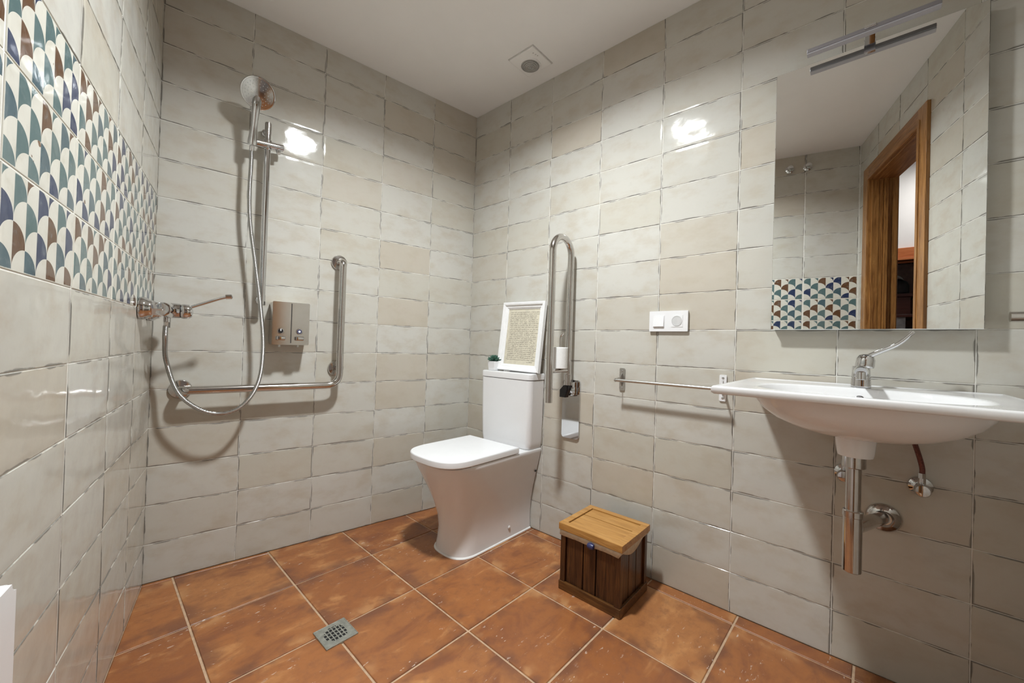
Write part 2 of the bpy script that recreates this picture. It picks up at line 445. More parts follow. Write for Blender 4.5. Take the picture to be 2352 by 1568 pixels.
def clip(poly, p, n):
    """keep the side where (q-p).n >= 0"""
    out = []
    for i in range(len(poly)):
        a, b = poly[i], poly[(i+1) % len(poly)]
        da = (a[0]-p[0])*n[0]+(a[1]-p[1])*n[1]; db = (b[0]-p[0])*n[0]+(b[1]-p[1])*n[1]
        if da >= 0: out.append(a)
        if (da >= 0) != (db >= 0):
            t = da/(da-db); out.append((a[0]+(b[0]-a[0])*t, a[1]+(b[1]-a[1])*t))
    return out
def rot(x, y): return (x*math.cos(aF)-y*math.sin(aF), x*math.sin(aF)+y*math.cos(aF))
nBin = (tB.y, -tB.x); nLin = (-tL.y, tL.x)
nFin = (-tF.y, tF.x)
FX = [-2.35, -2.02, -1.69, -1.3623, -1.0394, -.7203, -.3854, -.0374, .25]
FY = [-.45, .1976, .5432, .8627, 1.1793, 1.4999, 1.8202, 2.14, 2.46]
G = .0035
DR = (-1.049, -.549, .0505)
def area(p): return abs(sum(p[i][0]*p[(i+1) % len(p)][1]-p[(i+1) % len(p)][0]*p[i][1] for i in range(len(p))))/2
def add_floor_tile(poly):
    if len(poly) < 3 or area(poly) < 2e-4: return
    cx = sum(p[0] for p in poly)/len(poly); cy = sum(p[1] for p in poly)/len(poly)
    bm = BM(); poly_prism(bm, [(x-cx, y-cy) for x, y in poly], -.02, 0, .0018)
    o = obj('floor_tile', bm, M_TERRA, floor, Matrix.Translation((cx, cy, random.uniform(-.0008, 0))), angle=25)
for i in range(len(FX)-1):
    for j in range(len(FY)-1):
        q = [rot(FX[i]+G, -FY[j]-G), rot(FX[i+1]-G, -FY[j]-G), rot(FX[i+1]-G, -FY[j+1]+G), rot(FX[i]+G, -FY[j+1]+G)]
        q = clip(q, (-.002, 0), (-1, 0))
        strip = j == 0 and FX[i+1] <= -1.0
        base = q
        off = .002+(.021 if strip else 0)
        q = clip(base, (nBin[0]*off, nBin[1]*off), nBin)
        lim = (PB.x+nLin[0]*.002, PB.y+nLin[1]*.002)
        q = clip(q, lim, nLin)
        q = clip(q, (PC.x+nFin[0]*.002, PC.y+nFin[1]*.002), nFin)
        add_floor_tile(q)
        if strip:
            s = clip(base, (nBin[0]*.002, nBin[1]*.002), nBin)
            s = clip(s, (nBin[0]*.018, nBin[1]*.018), (-nBin[0], -nBin[1])); s = clip(s, lim, nLin)
            add_floor_tile(s)
# ------------------------------------------------------------------ ceiling
bm = BM(); poly_prism(bm, [(.10, .10), (-1.50, .34), (-2.06, -1.80), (-2.06, -1.86), (.10, -2.46)], CEIL, CEIL+.1)
props(obj('ceiling', bm, M_CEIL, flat=True), kind='structure')
def loopbar(bm, prof, x0, x1, z1, y):
    pass

# ------------------------------------------------------------------ ceiling lamp (recessed round panel)
LX, LY = -.928, -.98
t = empty('ceiling_light', MI, (LX, LY, CEIL), 'round white recessed lamp in the ceiling, lit', 'ceiling light')
bm = BM(); lathe(bm, [(.069, .0), (.069, .008), (.073, .011), (.087, .008), (.091, .001), (.091, 0)], (0, 0, 0), (0, 0, -1), 48)
obj('rim', bm, M_PLA, t)
bm = BM(); lathe(bm, [(0, .006), (.069, .006)], (0, 0, 0), (0, 0, -1), 48)
obj('diffuser', bm, emit_mat('lamp_glow', (.97, .985, 1), LAMP), t)
ld = bpy.data.lights.new('lamp_beam', 'AREA'); ld.shape = 'DISK'; ld.size = .135; ld.energy = BEAM; ld.spread = R_(SPREAD); ld.color = (.93, .982, 1)
lo_ = bpy.data.objects.new('lamp_beam', ld); COL.objects.link(lo_); lo_.parent = t; lo_.location = (0, 0, -.012)

# ------------------------------------------------------------------ ceiling vent
t = empty('ceiling_vent', MI, (-.170, -.567, CEIL), 'square white ceiling vent with a round grey grille', 'vent')
bm = BM(); box(bm, -.075, .075, -.075, .075, -.008, .001, .004); obj('cover', bm, M_CEIL, t)
bm = BM(); box(bm, -.0795, .0795, -.0795, .0795, -.0025, .001, .001); obj('backplate', bm, simple('off_white_plastic', (.62, .61, .60), .6), t)
c0 = (.012, .010, -.008)
bm = BM(); lathe(bm, [(.046, 0), (.047, .006), (.050, .006), (.052, 0)], c0, (0, 0, -1), 40); obj('collar', bm, M_CEIL, t)
bm = BM(); lathe(bm, [(0, .001), (.046, .001)], c0, (0, 0, -1), 40); obj('grille_back', bm, M_DARK, t)
for k in range(5):
    ra = .008+.0085*k; dz = .010*(1-(ra/.05)**2)+.003
    bm = BM(); lathe(bm, [(ra, dz-.002), (ra+.001, dz+.001), (ra+.0045, dz), (ra+.0050, dz-.003), (ra+.001, dz-.004)], c0, (0, 0, -1), 36)
    obj('grille_ring', bm, M_VENT, t)
bm = BM(); lathe(bm, [(.006, .008), (.005, .014), (0, .0145)], c0, (0, 0, -1), 20); obj('grille_centre', bm, M_VENT, t)
bm = BM(); 
for dx, dy, l in ((-.045, -.052, .020), (-.030, -.055, .012), (-.018, -.058, .008)): box(bm, dx, dx+.004, dy-.003, dy+.003, -.0088, -.0078)
obj('printed_mark', bm, M_VENT, t)

# ------------------------------------------------------------------ shower riser rail
t = empty('shower_rail', MB, (-1.113, 0, 1.105), 'slim vertical chrome shower rail on the cream tiled wall', 'shower rail')
bm = BM(); cyl(bm, (0, -.055, 0), (0, -.055, .79), .0118, 24, .0015); obj('rail', bm, M_CHROME, t)
for z in (.012, .755):
    bm = BM(); cyl(bm, (0, -.055, z-.014), (0, -.055, z+.032), .0128, 24, .002); cyl(bm, (0, -.055, z+.01), (0, 0, z+.01), .0085, 16); lathe(bm, [(.018, 0), (.018, .005), (.010, .010)], (0, 0, z+.01), (0, -1, 0), 24)
    obj('wall_bracket', bm, M_CHROME, t)
bm = BM(); cyl(bm, (-.064, -.064, .686), (.060, -.050, .700), .0155, 24, .002); cyl(bm, (0, -.055, .672), (0, -.055, .716), .0155, 24, .003)
obj('slider', bm, M_CHROME, t)
bm = BM(); cyl(bm, (.040, -.053, .684), (.042, -.060, .668), .009, 16, .002); obj('slider_knob', bm, M_CHROME, t)
# hand shower held in the slider
H0 = Vector((-1.172, -.085, 1.768)); H1 = Vector((-1.166, -.125, 1.915))
t = empty('hand_shower', MB, H0, 'round chrome hand shower held by the wall rail slider', 'hand shower')
ax = (H1-H0).normalized(); fn = Vector((-.13, -.86, -.49)).normalized(); hc = H1+Vector((.004, -.012, .05))-H0
bm = BM(); p = spline([(0, 0, 0), (H1-H0)*.5, (H1-H0)*.95, hc-fn*.012], 8)
tube(bm, p, .01, 20, [.0115+.0060*max(0, 1-abs(i/len(p)-.05)*4)+(.010*(i/len(p))**2) for i in range(len(p))]); obj('handle', bm, M_CHROME, t)
bm = BM(); lathe(bm, [(0, -.032), (.022, -.031), (.045, -.022), (.058, -.008), (.062, .0), (.0605, .005), (.056, .007)], hc, fn, 40); obj('head', bm, M_CHROME, t)
bm = BM(); lathe(bm, [(.056, .0068), (.040, .0100), (.020, .0135), (0, .0145)], hc, fn, 40); obj('spray_plate', bm, simple('satin_chrome', (.50, .50, .50), .16, 1, noise=.05), t)
bm = BM(); x, y, dd = basis(fn)
for rr, n in ((.012, 6), (.024, 12), (.035, 18), (.045, 22)):
    for k in range(n):
        a = 2*math.pi*k/n+rr*30; q = hc+(x*math.cos(a)+y*math.sin(a))*rr+dd*(.0118-.0045*(rr/.053)**2)
        lathe(bm, [(.0017, -.001), (.0013, .0022), (0, .0022)], q, fn, 6)
o = obj('nozzles', bm, M_VENT, t); o['kind'] = 'stuff'
bm = BM(); cyl(bm, (0, .0, -.002), -ax*.026, .0088, 18, .002); obj('hose_nut', bm, M_CHROME, t)

# ------------------------------------------------------------------ shower mixer on the left wall
def LtoB(x, y, z):
    """left wall frame -> back wall frame"""
    return MB.inverted() @ (ML @ Vector((x, y, z)))
mx, mz = -.18, 1.05
t = empty('shower_mixer', ML, (mx, 0, mz), 'chrome shower mixer with long lever beside the patterned tiles', 'mixer')
for s in (-1, 1):
    bm = BM(); lathe(bm, [(.038, 0), (.038, .010), (.034, .020), (.030, .024), (.028, .032)], (.075*s, 0, 0), (0, -1, 0), 28); obj('wall_rose', bm, M_CHROME, t)
    bm = BM(); cyl(bm, (.075*s, -.028, 0), (.075*s, -.062, 0), .0245, 6, .002); obj('union_nut', bm, M_CHROME, t)
bm = BM(); tube(bm, [(-.096, -.06, 0), (-.092, -.06, 0), (-.05, -.062, 0), (0, -.064, 0), (.05, -.062, 0), (.092, -.06, 0), (.096, -.06, 0)], .02, 24, [.016, .023, .025, .029, .025, .023, .016]); obj('body', bm, M_CHROME, t)
bm = BM(); lathe(bm, [(.026, .05), (.0275, .072), (.0265, .098)], (0, 0, .001), (0, -1, 0), 32); obj('cartridge_housing', bm, M_CHROME, t)
bm = BM(); lathe(bm, [(.0235, .096), (.0235, .102)], (0, 0, 0), (0, -1, 0), 24); obj('gap_ring', bm, M_BLACK, t)
bm = BM(); lathe(bm, [(.026, .101), (.0275, .108), (.0265, .122), (.020, .131), (0, .135)], (0, 0, 0), (0, -1, 0), 32); obj('handle_cap', bm, M_CHROME, t)
bm = BM(); p = fillet([(0, -.116, .012), (0, -.222, .062), (0, -.247, .067)], .02)
tube(bm, p, .004, 12, [.0055+.0014*(i > len(p)*.75) for i in range(len(p))]); lathe(bm, [(0, 0), (.0095, .003), (.0095, .022), (0, .026)], (0, -.226, .0645), (0, -1, .12), 14); obj('lever', bm, M_CHROME, t)
bm = BM(); cyl(bm, (0, -.062, -.015), (0, -.062, -.042), .0105, 20, .001); cyl(bm, (0, -.062, -.04), (0, -.062, -.062), .0095, 6, .001); obj('outlet', bm, M_CHROME, t)
# hose
s0 = LtoB(mx, -.062, mz-.055)
pts = [s0, s0+Vector((0, -.004, -.05)), (-1.415, -.075, .86), (-1.372, -.10, .735), (-1.28, -.115, .662), (-1.19, -.12, .672), (-1.126, -.115, .765), (-1.108, -.10, .915), (-1.122, -.085, 1.10), (-1.146, -.075, 1.288), (-1.168, -.072, 1.45), (-1.174, -.075, 1.57), H0+Vector((0, .006, -.07)), H0-ax*.02]
o0 = Vector(pts[0])
t = empty('shower_hose', MB, o0, 'long flexible metal shower hose hanging in a loop below the mixer', 'hose')
bm = BM(); tube(bm, [Vector(p)-o0 for p in spline(pts, 12)], .0078, 14)
m, nt, b = mat('spiral_metal_hose'); g = N(nt); c = g.coords()
wv = g.new('ShaderNodeTexWave', wave_type='BANDS', bands_direction='Z'); g.put(wv.inputs['Vector'], c); wv.inputs['Scale'].default_value = 90
nt.links.new(g.ramp(wv.outputs[0], [(0, (.38, .38, .37)), (1, (.55, .55, .54))]), b.inputs['Base Color']); b.inputs['Metallic'].default_value = 1; b.inputs['Roughness'].default_value = .22
nt.links.new(g.bump(wv.outputs[0], .0006), b.inputs['Normal'])
obj('hose', bm, m, t)

# ------------------------------------------------------------------ L shaped grab bar
t = empty('grab_bar', MB, (-.788, 0, .748), 'chrome L-shaped grab bar mounted on the shower wall', 'grab bar')
bm = BM(); tube(bm, fillet([(0, -.002, .597), (0, -.07, .597), (0, -.07, 0), (-.585, -.07, 0), (-.585, -.002, 0)], [.03, .06, .03]), .0160, 24); obj('bar', bm, M_STEEL, t)
bm = BM(); cyl(bm, (0, -.07, .076), (0, 0, .076), .010, 18); obj('support_post', bm, M_STEEL, t)
for x, z in ((0, .597), (0, .076), (-.585, 0)):
    bm = BM(); lathe(bm, [(.037, 0), (.037, .006), (.034, .010), (.020, .0125), (.016, .0125)], (x, 0, z), (0, -1, 0), 36); obj('wall_flange', bm, M_STEEL, t)

# ------------------------------------------------------------------ double soap dispenser
t = empty('soap_dispenser', MB, (-1.004, 0, .935), 'square chrome double soap dispenser beside the grab bar', 'soap dispenser')
bm = BM(); plate(bm, rrect(-.0725, .0725, 0, .188, .004), -.002, -.090, .003); obj('body', bm, M_STEEL, t)
for s in (-1, 1):
    bm = BM(); plate(bm, rrect(-.034+.0365*s, .034+.0365*s, .008, .183, .002), -.088, -.093, .001); obj('front_panel', bm, M_STEEL, t)
    cx = .0365*s-.004
    bm = BM(); lathe(bm, [(.0135, 0), (.0135, .003), (.010, .004)], (cx, -.092, .060), (0, -1, 0), 24); o = obj('level_window', bm, M_STEEL, t)
    bm = BM(); lathe(bm, [(.0095, .003), (.0095, .0045), (0, .0045)], (cx, -.092, .060), (0, -1, 0), 24); obj('window_glass', bm, M_BLACK if s < 0 else M_BLUE, o)
    if s > 0:
        bm = BM(); lathe(bm, [(.005, .0046), (.005, .0055), (0, .0055)], (cx, -.092, .060), (0, -1, 0), 18); obj('window_dot', bm, M_PLA, o)
    else:
        bm = BM(); box(bm, cx-.002, cx+.002, -.0985, -.0965, .060, .0695); obj('window_dot', bm, M_PLA, o)
    bm = BM(); cyl(bm, (cx, -.092, .032), (cx, -.107, .030), .0075, 18, .001); box(bm, cx-.017, cx+.017, -.116, -.104, .020, .038, .005); obj('push_button', bm, M_CHROME, t)
    bm = BM(); cyl(bm, (cx, -.066, .002), (cx, -.066, -.010), .005, 12); obj('spout', bm, M_STEEL, t)
bm = BM(); box(bm, -.0012, .0012, -.0915, -.0895, .008, .183); obj('centre_gap', bm, M_DARK, t)

# ------------------------------------------------------------------ toilet
def dring(a, f, e, n, z, back=0.0, k=28, ex=2.4):
    pts = [(-a, -back)]
    for i in range(k+1):
        th = -math.pi/2+math.pi*i/k; s, c = math.sin(th), math.cos(th)
        pts.append((a*math.copysign(abs(s)**(2/ex), s), -(f-e)-e*abs(c)**(2/ex)))
    pts.append((a, -back))
    return [(x, y, z) for x, y in pts]
def loft(bm, rings, cap=True):
    stitch(bm, [[bm.verts.new(p) for p in r] for r in rings], True, cap)
TC = .408
t = empty('toilet', MR, (TC, 0, 0), 'white ceramic toilet with closed lid in the room corner', 'toilet')
prof = [(.000, .1165, .494, .15), (.012, .1150, .492, .15), (.05, .1130, .485, .15), (.10, .1130, .480, .15), (.16, .118, .488, .16), (.22, .128, .508, .18), (.28, .141, .535, .20), (.34, .155, .565, .21), (.385, .166, .588, .22), (.415, .1725, .602, .22), (.428, .1745, .606, .22), (.434, .171, .602, .22)]
bm = BM(); loft(bm, [dring(a, f, e*.8, 0, z, .004, ex=2.7) for z, a, f, e in prof]); obj('bowl', bm, M_CER, t, angle=50)
lidp = [(.0, 0), (.004, .0035), (.024, .0035), (.029, .001), (.031, -.003)]
bm = BM(); loft(bm, [dring(.1735+q, .622+q, .165, 0, .437+z, .188-q, ex=2.9) for z, q in lidp]); obj('lid', bm, M_PLA, t, angle=40)
bm = BM(); loft(bm, [dring(.169, .606, .165, 0, .433, .20, ex=2.9), dring(.169, .606, .165, 0, .4385, .20, ex=2.9)]); obj('seat_gap', bm, M_DARK, t)
for s in (-1, 1):
    bm = BM(); cyl(bm, (s*.07-.02, -.182, .447), (s*.07+.02, -.182, .447), .010, 16, .002); obj('hinge', bm, M_PLA, t)
def rbox_ring(a, f, r, z, back):
    o = [(a, -back, z)]
    for k in range(9):
        th = R_(90*k/8); o.append((a-r+r*math.cos(th), -(f-r+r*math.sin(th)), z))
    for k in range(9):
        th = R_(90+90*k/8); o.append((-a+r+r*math.cos(th), -(f-r+r*math.sin(th)), z))
    o.append((-a, -back, z)); return o
bm = BM(); loft(bm, [rbox_ring(a, f, .028, z, .004) for z, a, f in ((.432, .164, .100), (.440, .170, .106), (.47, .1735, .110), (.60, .1765, .1135), (.785, .179, .116))]); obj('cistern', bm, M_CER, t, angle=45)
bm = BM(); loft(bm, [rbox_ring(a, f, .030, z, .003) for z, a, f in ((.7875, .178, .115), (.790, .181, .118), (.815, .1815, .1185), (.820, .179, .116), (.822, .174, .111))]); obj('cistern_lid', bm, M_CER, t, angle=35)
bm = BM(); loft(bm, [rbox_ring(.172, .109, .026, .7845, .006), rbox_ring(.172, .109, .026, .788, .006)]); obj('lid_gap', bm, M_DARK, t)
bm = BM(); lathe(bm, [(.024, 0), (.024, .003), (.022, .0045), (0, .0045)], (-.03, -.055, .822), (0, 0, 1), 30); obj('flush_button', bm, M_CHROME, t)
for y in (-.17,):
    bm = BM(); lathe(bm, [(.008, 0), (.0075, .003), (.004, .005), (0, .0055)], (.1145, y, .055), (1, 0, 0), 16); obj('bolt_cap', bm, M_SEAL, t)
bm = BM(); lathe(bm, [(.006, 0), (.006, .002), (0, .002)], (.152, -.018, .312), (1, 0, -.2), 14); obj('side_hole', bm, M_BLACK, t)
bm = BM(); loft(bm, [dring(.1215, .4995, .125, 0, .0, .004, ex=2.7), dring(.1205, .4985, .125, 0, .0035, .004, ex=2.7), dring(.1155, .4935, .12, 0, .007, .004, ex=2.7)]); obj('silicone_seal', bm, M_SEAL, t)
# things on the cistern
LZ = .8222
t = empty('picture_frame', MR, (.452, -.052, LZ+.0022), 'white picture frame with a handwritten letter on the toilet cistern', 'picture frame')
t.matrix_world = t.matrix_world @ Matrix.Rotation(-.106, 4, 'X') @ Matrix.Rotation(.012, 4, 'Y')
FWd, FH, fb = .146, .375, .036
def fbar(pts_in, pts_out):
    bm = BM()
    # moulded profile, from outer edge to inner edge
    pr = [(0, 0), (0, -.020), (.12, -.024), (.40, -.022), (.52, -.015), (.80, -.013), (.86, -.009), (1, -.008), (1, 0)]
    rings = []
    for (o_, i_) in zip(pts_out, pts_in):
        rings.append([bm.verts.new((o_[0]+(i_[0]-o_[0])*f, y, o_[1]+(i_[1]-o_[1])*f)) for f, y in pr])
    stitch(bm, rings); return bm
cor_o = [(-FWd, 0), (FWd, 0), (FWd, FH), (-FWd, FH)]; cor_i = [(-FWd+fb, fb), (FWd-fb, fb), (FWd-fb, FH-fb), (-FWd+fb, FH-fb)]
for k in range(4):
    obj('frame_bar', fbar([cor_i[k], cor_i[(k+1) % 4]], [cor_o[k], cor_o[(k+1) % 4]]), M_FRAMEW, t, angle=25)
bm = BM(); box(bm, -FWd+.01, FWd-.01, -.005, -.001, .01, FH-.01); pg = obj('letter_page', bm, M_PARCH, t)
bm = BM(); rng = random.Random(4)
def ribbon(pts, wd):
    for a, b in zip(pts, pts[1:]):
        d = Vector((b[0]-a[0], b[1]-a[1])); 
        if d.length < 1e-6: continue
        n = Vector((-d.y, d.x)).normalized()*wd/2
        f = [(a[0]+n.x, a[1]+n.y), (b[0]+n.x, b[1]+n.y), (b[0]-n.x, b[1]-n.y), (a[0]-n.x, a[1]-n.y)]
        bm.faces.new([bm.verts.new((x, -.0053, z)) for x, z in f])
for L in range(27):
    z = FH-fb-.020-L*.0103; xx = -.094+rng.uniform(0, .004); lim = .098-rng.uniform(0, .012)
    if L == 26: xx = .05
    while xx < lim:
        nl = rng.randint(2, 7); pts = []
        for c_ in range(nl*3):
            h = rng.choice((.0012, .0016, .0022, .0040, -.0016)) if c_ % 3 == 1 else rng.uniform(-.0003, .0006)
            pts.append((xx+c_*.00135+rng.uniform(-.0003, .0003), z+h))
        ribbon(pts, .0011); xx += nl*.0041+rng.uniform(.002, .0042)
o = obj('handwriting', bm, M_INK, pg, flat=True); o['kind'] = 'stuff'
t = empty('potted_succulent', MR, (.294, -.078, LZ), 'small green succulent in a white pot beside the picture frame', 'plant')
bm = BM(); box(bm, -.027, .027, -.027, .027, 0, .050, .003)
for v in bm.verts:
    k = .80+.2*v.co.z/.050; v.co.x *= k; v.co.y *= k
obj('pot', bm, M_PLA, t)
bm = BM(); box(bm, -.024, .024, -.024, .024, .042, .0505); obj('soil', bm, M_DARK, t)
bm = BM(); rng = random.Random(2)
for k in range(30):
    a = k*2.39996; tilt = .18+k*.040; ln = .036+.010*(k/30); dr = Vector((math.cos(a)*math.sin(tilt), math.sin(a)*math.sin(tilt), math.cos(tilt)))
    lathe(bm, [(.002, 0), (.0065, ln*.35), (.0055, ln*.65), (.0018, ln*.92), (0, ln)], (0, 0, .050), dr, 7)
obj('leaves', bm, M_LEAF, t)

# ------------------------------------------------------------------ hinged grab rail folded up
t = empty('hinged_grab_rail', MR, (.758, 0, .515), 'chrome U-shaped grab rail folded upright beside the toilet', 'grab rail')
bm = BM(); plate(bm, rrect(-.0495, .0495, 0, .287, .012), 0, -.008, .002); obj('wall_plate', bm, M_CHROME, t)
ro, lo = -.040, -.192
rc = (lo-ro)/2
arc = [(0, ro+(rc)+abs(rc)*math.cos(R_(a)), .890+abs(rc)*math.sin(R_(a))) for a in range(0, 181, 12)]
bm = BM(); tube(bm, [(0, ro, .30), (0, ro, .6)]+arc+[(0, lo, .6), (0, lo, .192)], .0160, 24); obj('rail_tube', bm, M_STEEL, t)
bm = BM(); cyl(bm, (0, lo, .335), (0, ro, .335), .0095, 18); obj('cross_bar', bm, M_STEEL, t)
bm = BM(); tube(bm, fillet([(0, -.112, .335), (0, -.112, .500), (.018, -.112, .512)], .012), .0042, 10); obj('roll_post', bm, M_STEEL, t)
bm = BM(); plate(bm, [(-.030, .205), (.004, .205), (.016, .240), (.016, .262), (-.010, .262), (-.030, .240)], -.034, -.064, .003); 
obj('hinge_cover', bm, M_BLACK, t)
bm = BM(); cyl(bm, (-.034, -.032, .240), (.036, -.032, .240), .0165, 22, .002); box(bm, .012, .034, -.040, -.006, .215, .280, .004); cyl(bm, (.030, -.045, .236), (.041, -.045, .236), .008, 14, .001); obj('hinge', bm, M_CHROME, t)
bm = BM(); cyl(bm, (0, ro, .262), (0, ro, .318), .0185, 22, .002); obj('hinge_sleeve', bm, M_STEEL, t)
t = empty('toilet_roll', MR, (.758, -.112, .515+.346), 'white toilet paper roll standing on the folded grab rail post', 'toilet roll')
bm = BM(); lathe(bm, [(.014, 0), (.034, 0), (.036, .002), (.036, .098), (.034, .100), (.014, .100), (.014, 0)], (0, 0, 0), (0, 0, 1), 36); obj('paper', bm, M_PAPERW, t)
bm = BM(); lathe(bm, [(.0125, -.0005), (.0142, -.0005), (.0142, .1005), (.0125, .1005), (.0125, -.0005)], (0, 0, 0), (0, 0, 1), 24); obj('core', bm, M_PARCH, t)

# ------------------------------------------------------------------ switch and socket
t = empty('switch_socket_plate', MR, (1.222, 0, 1.083), 'white double wall plate with a light switch and a power socket', 'switch')
bm = BM(); plate(bm, rrect(-.0785, .0785, -.0425, .0425, .002), 0, -.010, .0015); obj('plate', bm, M_PLA, t)
bm = BM(); plate(bm, rrect(-.0245-.0385, .0245-.0385, -.0245, .0245, .001), -.009, -.0112); obj('switch_surround', bm, M_PLA, t)
bm = BM(); a = [(-.0215-.0385, -.022), (.0215-.0385, -.022), (.0215-.0385, .022), (-.0215-.0385, .022)]
f0 = [bm.verts.new((x, -.0165 if z < 0 else -.012, z)) for x, z in a]; f1 = [bm.verts.new((x, -.009, z)) for x, z in a]; stitch(bm, [f0, f1]); obj('rocker', bm, M_PLA, t)
bm = BM(); plate(bm, rrect(-.0235+.036, .0235+.036, -.0245, .0245, .001), -.009, -.0112); obj('socket_surround', bm, M_PLA, t)
bm = BM(); lathe(bm, [(.0205, .0118), (.0205, .0125), (.0195, .0125), (.0190, .0100), (0, .0098)], (.036, 0, 0), (0, -1, 0), 36)
o = obj('socket_well', bm, simple('socket_grey_plastic', (.58, .58, .58), .4), t)
for dx, dz, r in ((-.0095, 0, .0038), (.0095, 0, .0038), (0, .0155, .0034), (0, -.0155, .0030), (0, 0, .0026)):
    bm = BM(); lathe(bm, [(r, .0100), (r, .0104), (0, .0104)], (.036+dx, 0, dz), (0, -1, 0), 14); obj('socket_hole', bm, M_BLACK, o)

# ------------------------------------------------------------------ towel bar
t = empty('towel_bar', MR, (1.023, 0, .826), 'thin brushed steel towel bar left of the washbasin', 'towel bar')
for x, m_ in ((0, M_BRUSH), (.409, M_PLA)):
    bm = BM(); plate(bm, rrect(x-.0125, x+.0125, -.050, .050, .004), 0, -.004, .001); pl = obj('wall_plate', bm, m_, t)
    for z in (-.038, .038):
        bm = BM(); lathe(bm, [(.0042, .004), (.0042, .0052), (0, .0062)], (x, 0, z), (0, -1, 0), 14); obj('screw', bm, M_CHROME, pl)
    bm = BM(); pr = [(-.030, -.003), (-.012, -.022), (-.008, -.055), (-.008, -.072), (.008, -.072), (.008, -.055), (.012, -.022), (.030, -.003)]
    a = [bm.verts.new((x-.0015, y, z)) for z, y in pr]; b_ = [bm.verts.new((x+.0015, y, z)) for z, y in pr]; stitch(bm, [a, b_]); obj('bracket_arm', bm, M_BRUSH, t)
bm = BM(); cyl(bm, (-.006, -.066, 0), (.415, -.066, 0), .0062, 18, .001); obj('bar', bm, M_BRUSH, t)

# ------------------------------------------------------------------ mirror and mirror lamp
t = empty('mirror', MR, (1.8255, 0, 1.045), 'tall frameless rectangular mirror above the washbasin', 'mirror')
bm = BM(); box(bm, -.2395, .2395, -.040, -.035, 0, .883, .0012, 1); obj('glass', bm, M_MIRROR, t, flat=True)
bm = BM(); box(bm, -.236, .236, -.035, 0, .004, .879); obj('backing', bm, simple('mirror_backing', (.33, .33, .33), .6), t)
t = empty('mirror_lamp', MR, (1.825, -.037, 1.928), 'slim grey bar lamp clipped to the top of the mirror', 'lamp')
bm = BM(); box(bm, -.150, .145, -.068, -.043, .001, .013, .002); obj('light_bar', bm, M_LAMPG, t)
bm = BM(); box(bm, -.150, .145, -.066, -.045, -.003, .0015, .001); obj('lamp_diffuser', bm, simple('frosted_lamp_cover', (.40, .39, .42), .4), t)
bm = BM(); box(bm, -.013, .014, -.072, -.004, .006, .015, .002); box(bm, -.013, .014, -.0085, -.0035, -.030, .014, .001); obj('arm', bm, M_CHROME, t)

# ------------------------------------------------------------------ washbasin
BZ = .871; BX0, BX1, BD = 1.527, 2.113, .528
t = empty('wash_basin', MR, (1.82, 0, .70), 'wide white ceramic washbasin mounted under the mirror', 'washbasin')
def basin():
    bm = BM(); hx0, hx1 = BX0-1.82, BX1-1.82; z0 = BZ-.70; cy = -.290
    ang = [2*math.pi*k/72 for k in range(72)]
    for cx, cyy in ((hx0, 0), (hx1, 0), (hx0, -BD), (hx1, -BD)): ang.append(math.atan2(cyy-cy, cx) % (2*math.pi))
    ang = sorted(ang)
    def rect(a, ins):
        c, s = math.cos(a), math.sin(a); k = 1e9
        for lim, comp in (((hx1-ins), c), ((hx0+ins), c)):
            if abs(comp) > 1e-9 and lim/comp > 0: k = min(k, lim/comp)
        for lim in (0-ins-cy, -BD+ins-cy):
            if abs(s) > 1e-9 and lim/s > 0: k = min(k, lim/s)
        return (c*k, cy+s*k)
    def ell(a, A, B, f, oy=0):
        c, s = math.cos(a), math.sin(a); n = 2.6
        k = (abs(c)**n/A**n+abs(s)**n/B**n)**(-1/n); return (c*k*f, cy+oy+s*k*f)
    rings = []
    for f, dp in ((.12, .100), (.35, .097), (.6, .088), (.8, .068), (.92, .040), (.98, .016), (1.0, .006), (1.03, .001)):
        rings.append([(*ell(a, .222, .165, f), z0-dp) for a in ang])
    rings.append([(*rect(a, .014), z0) for a in ang]); rings.append([(*rect(a, .010), z0+.003) for a in ang])
    rings.append([(*rect(a, .004), z0+.003) for a in ang]); rings.append([(*rect(a, .0), z0-.002) for a in ang])
    rings.append([(*rect(a, .001), z0-.014) for a in ang]); rings.append([(*rect(a, .006), z0-.018) for a in ang])
    for f, dp in ((1.03, .018), (1.0, .021), (.97, .036), (.90, .058), (.78, .080), (.62, .098), (.45, .110), (.28, .117), (.14, .120)):
        rings.append([(*ell(a, .232, .190, f, .0), z0-dp) for a in ang])
    V = [[bm.verts.new(p) for p in r] for r in rings]; stitch(bm, V); return bm
obj('basin', basin(), M_CER, t, angle=55)
bm = BM(); lathe(bm, [(.043, .075), (.042, .050), (.038, .012), (.036, .004), (.0, .002)], (-.006, -.285, 0), (0, 0, 1), 32); obj('drain_boss', bm, M_CER, t)
bm = BM(); lathe(bm, [(.011, 0), (.011, .002), (.008, .002), (.0075, -.001), (0, -.001)], (0, -.138, BZ-.70-.032), (0, -1, .55), 20); obj('overflow', bm, M_CHROME, t)
bm = BM(); lathe(bm, [(.032, 0), (.030, .003), (.010, .006), (0, .006)], (0, -.290, BZ-.70-.0995), (0, 0, 1), 28); obj('plug', bm, M_CHROME, t)
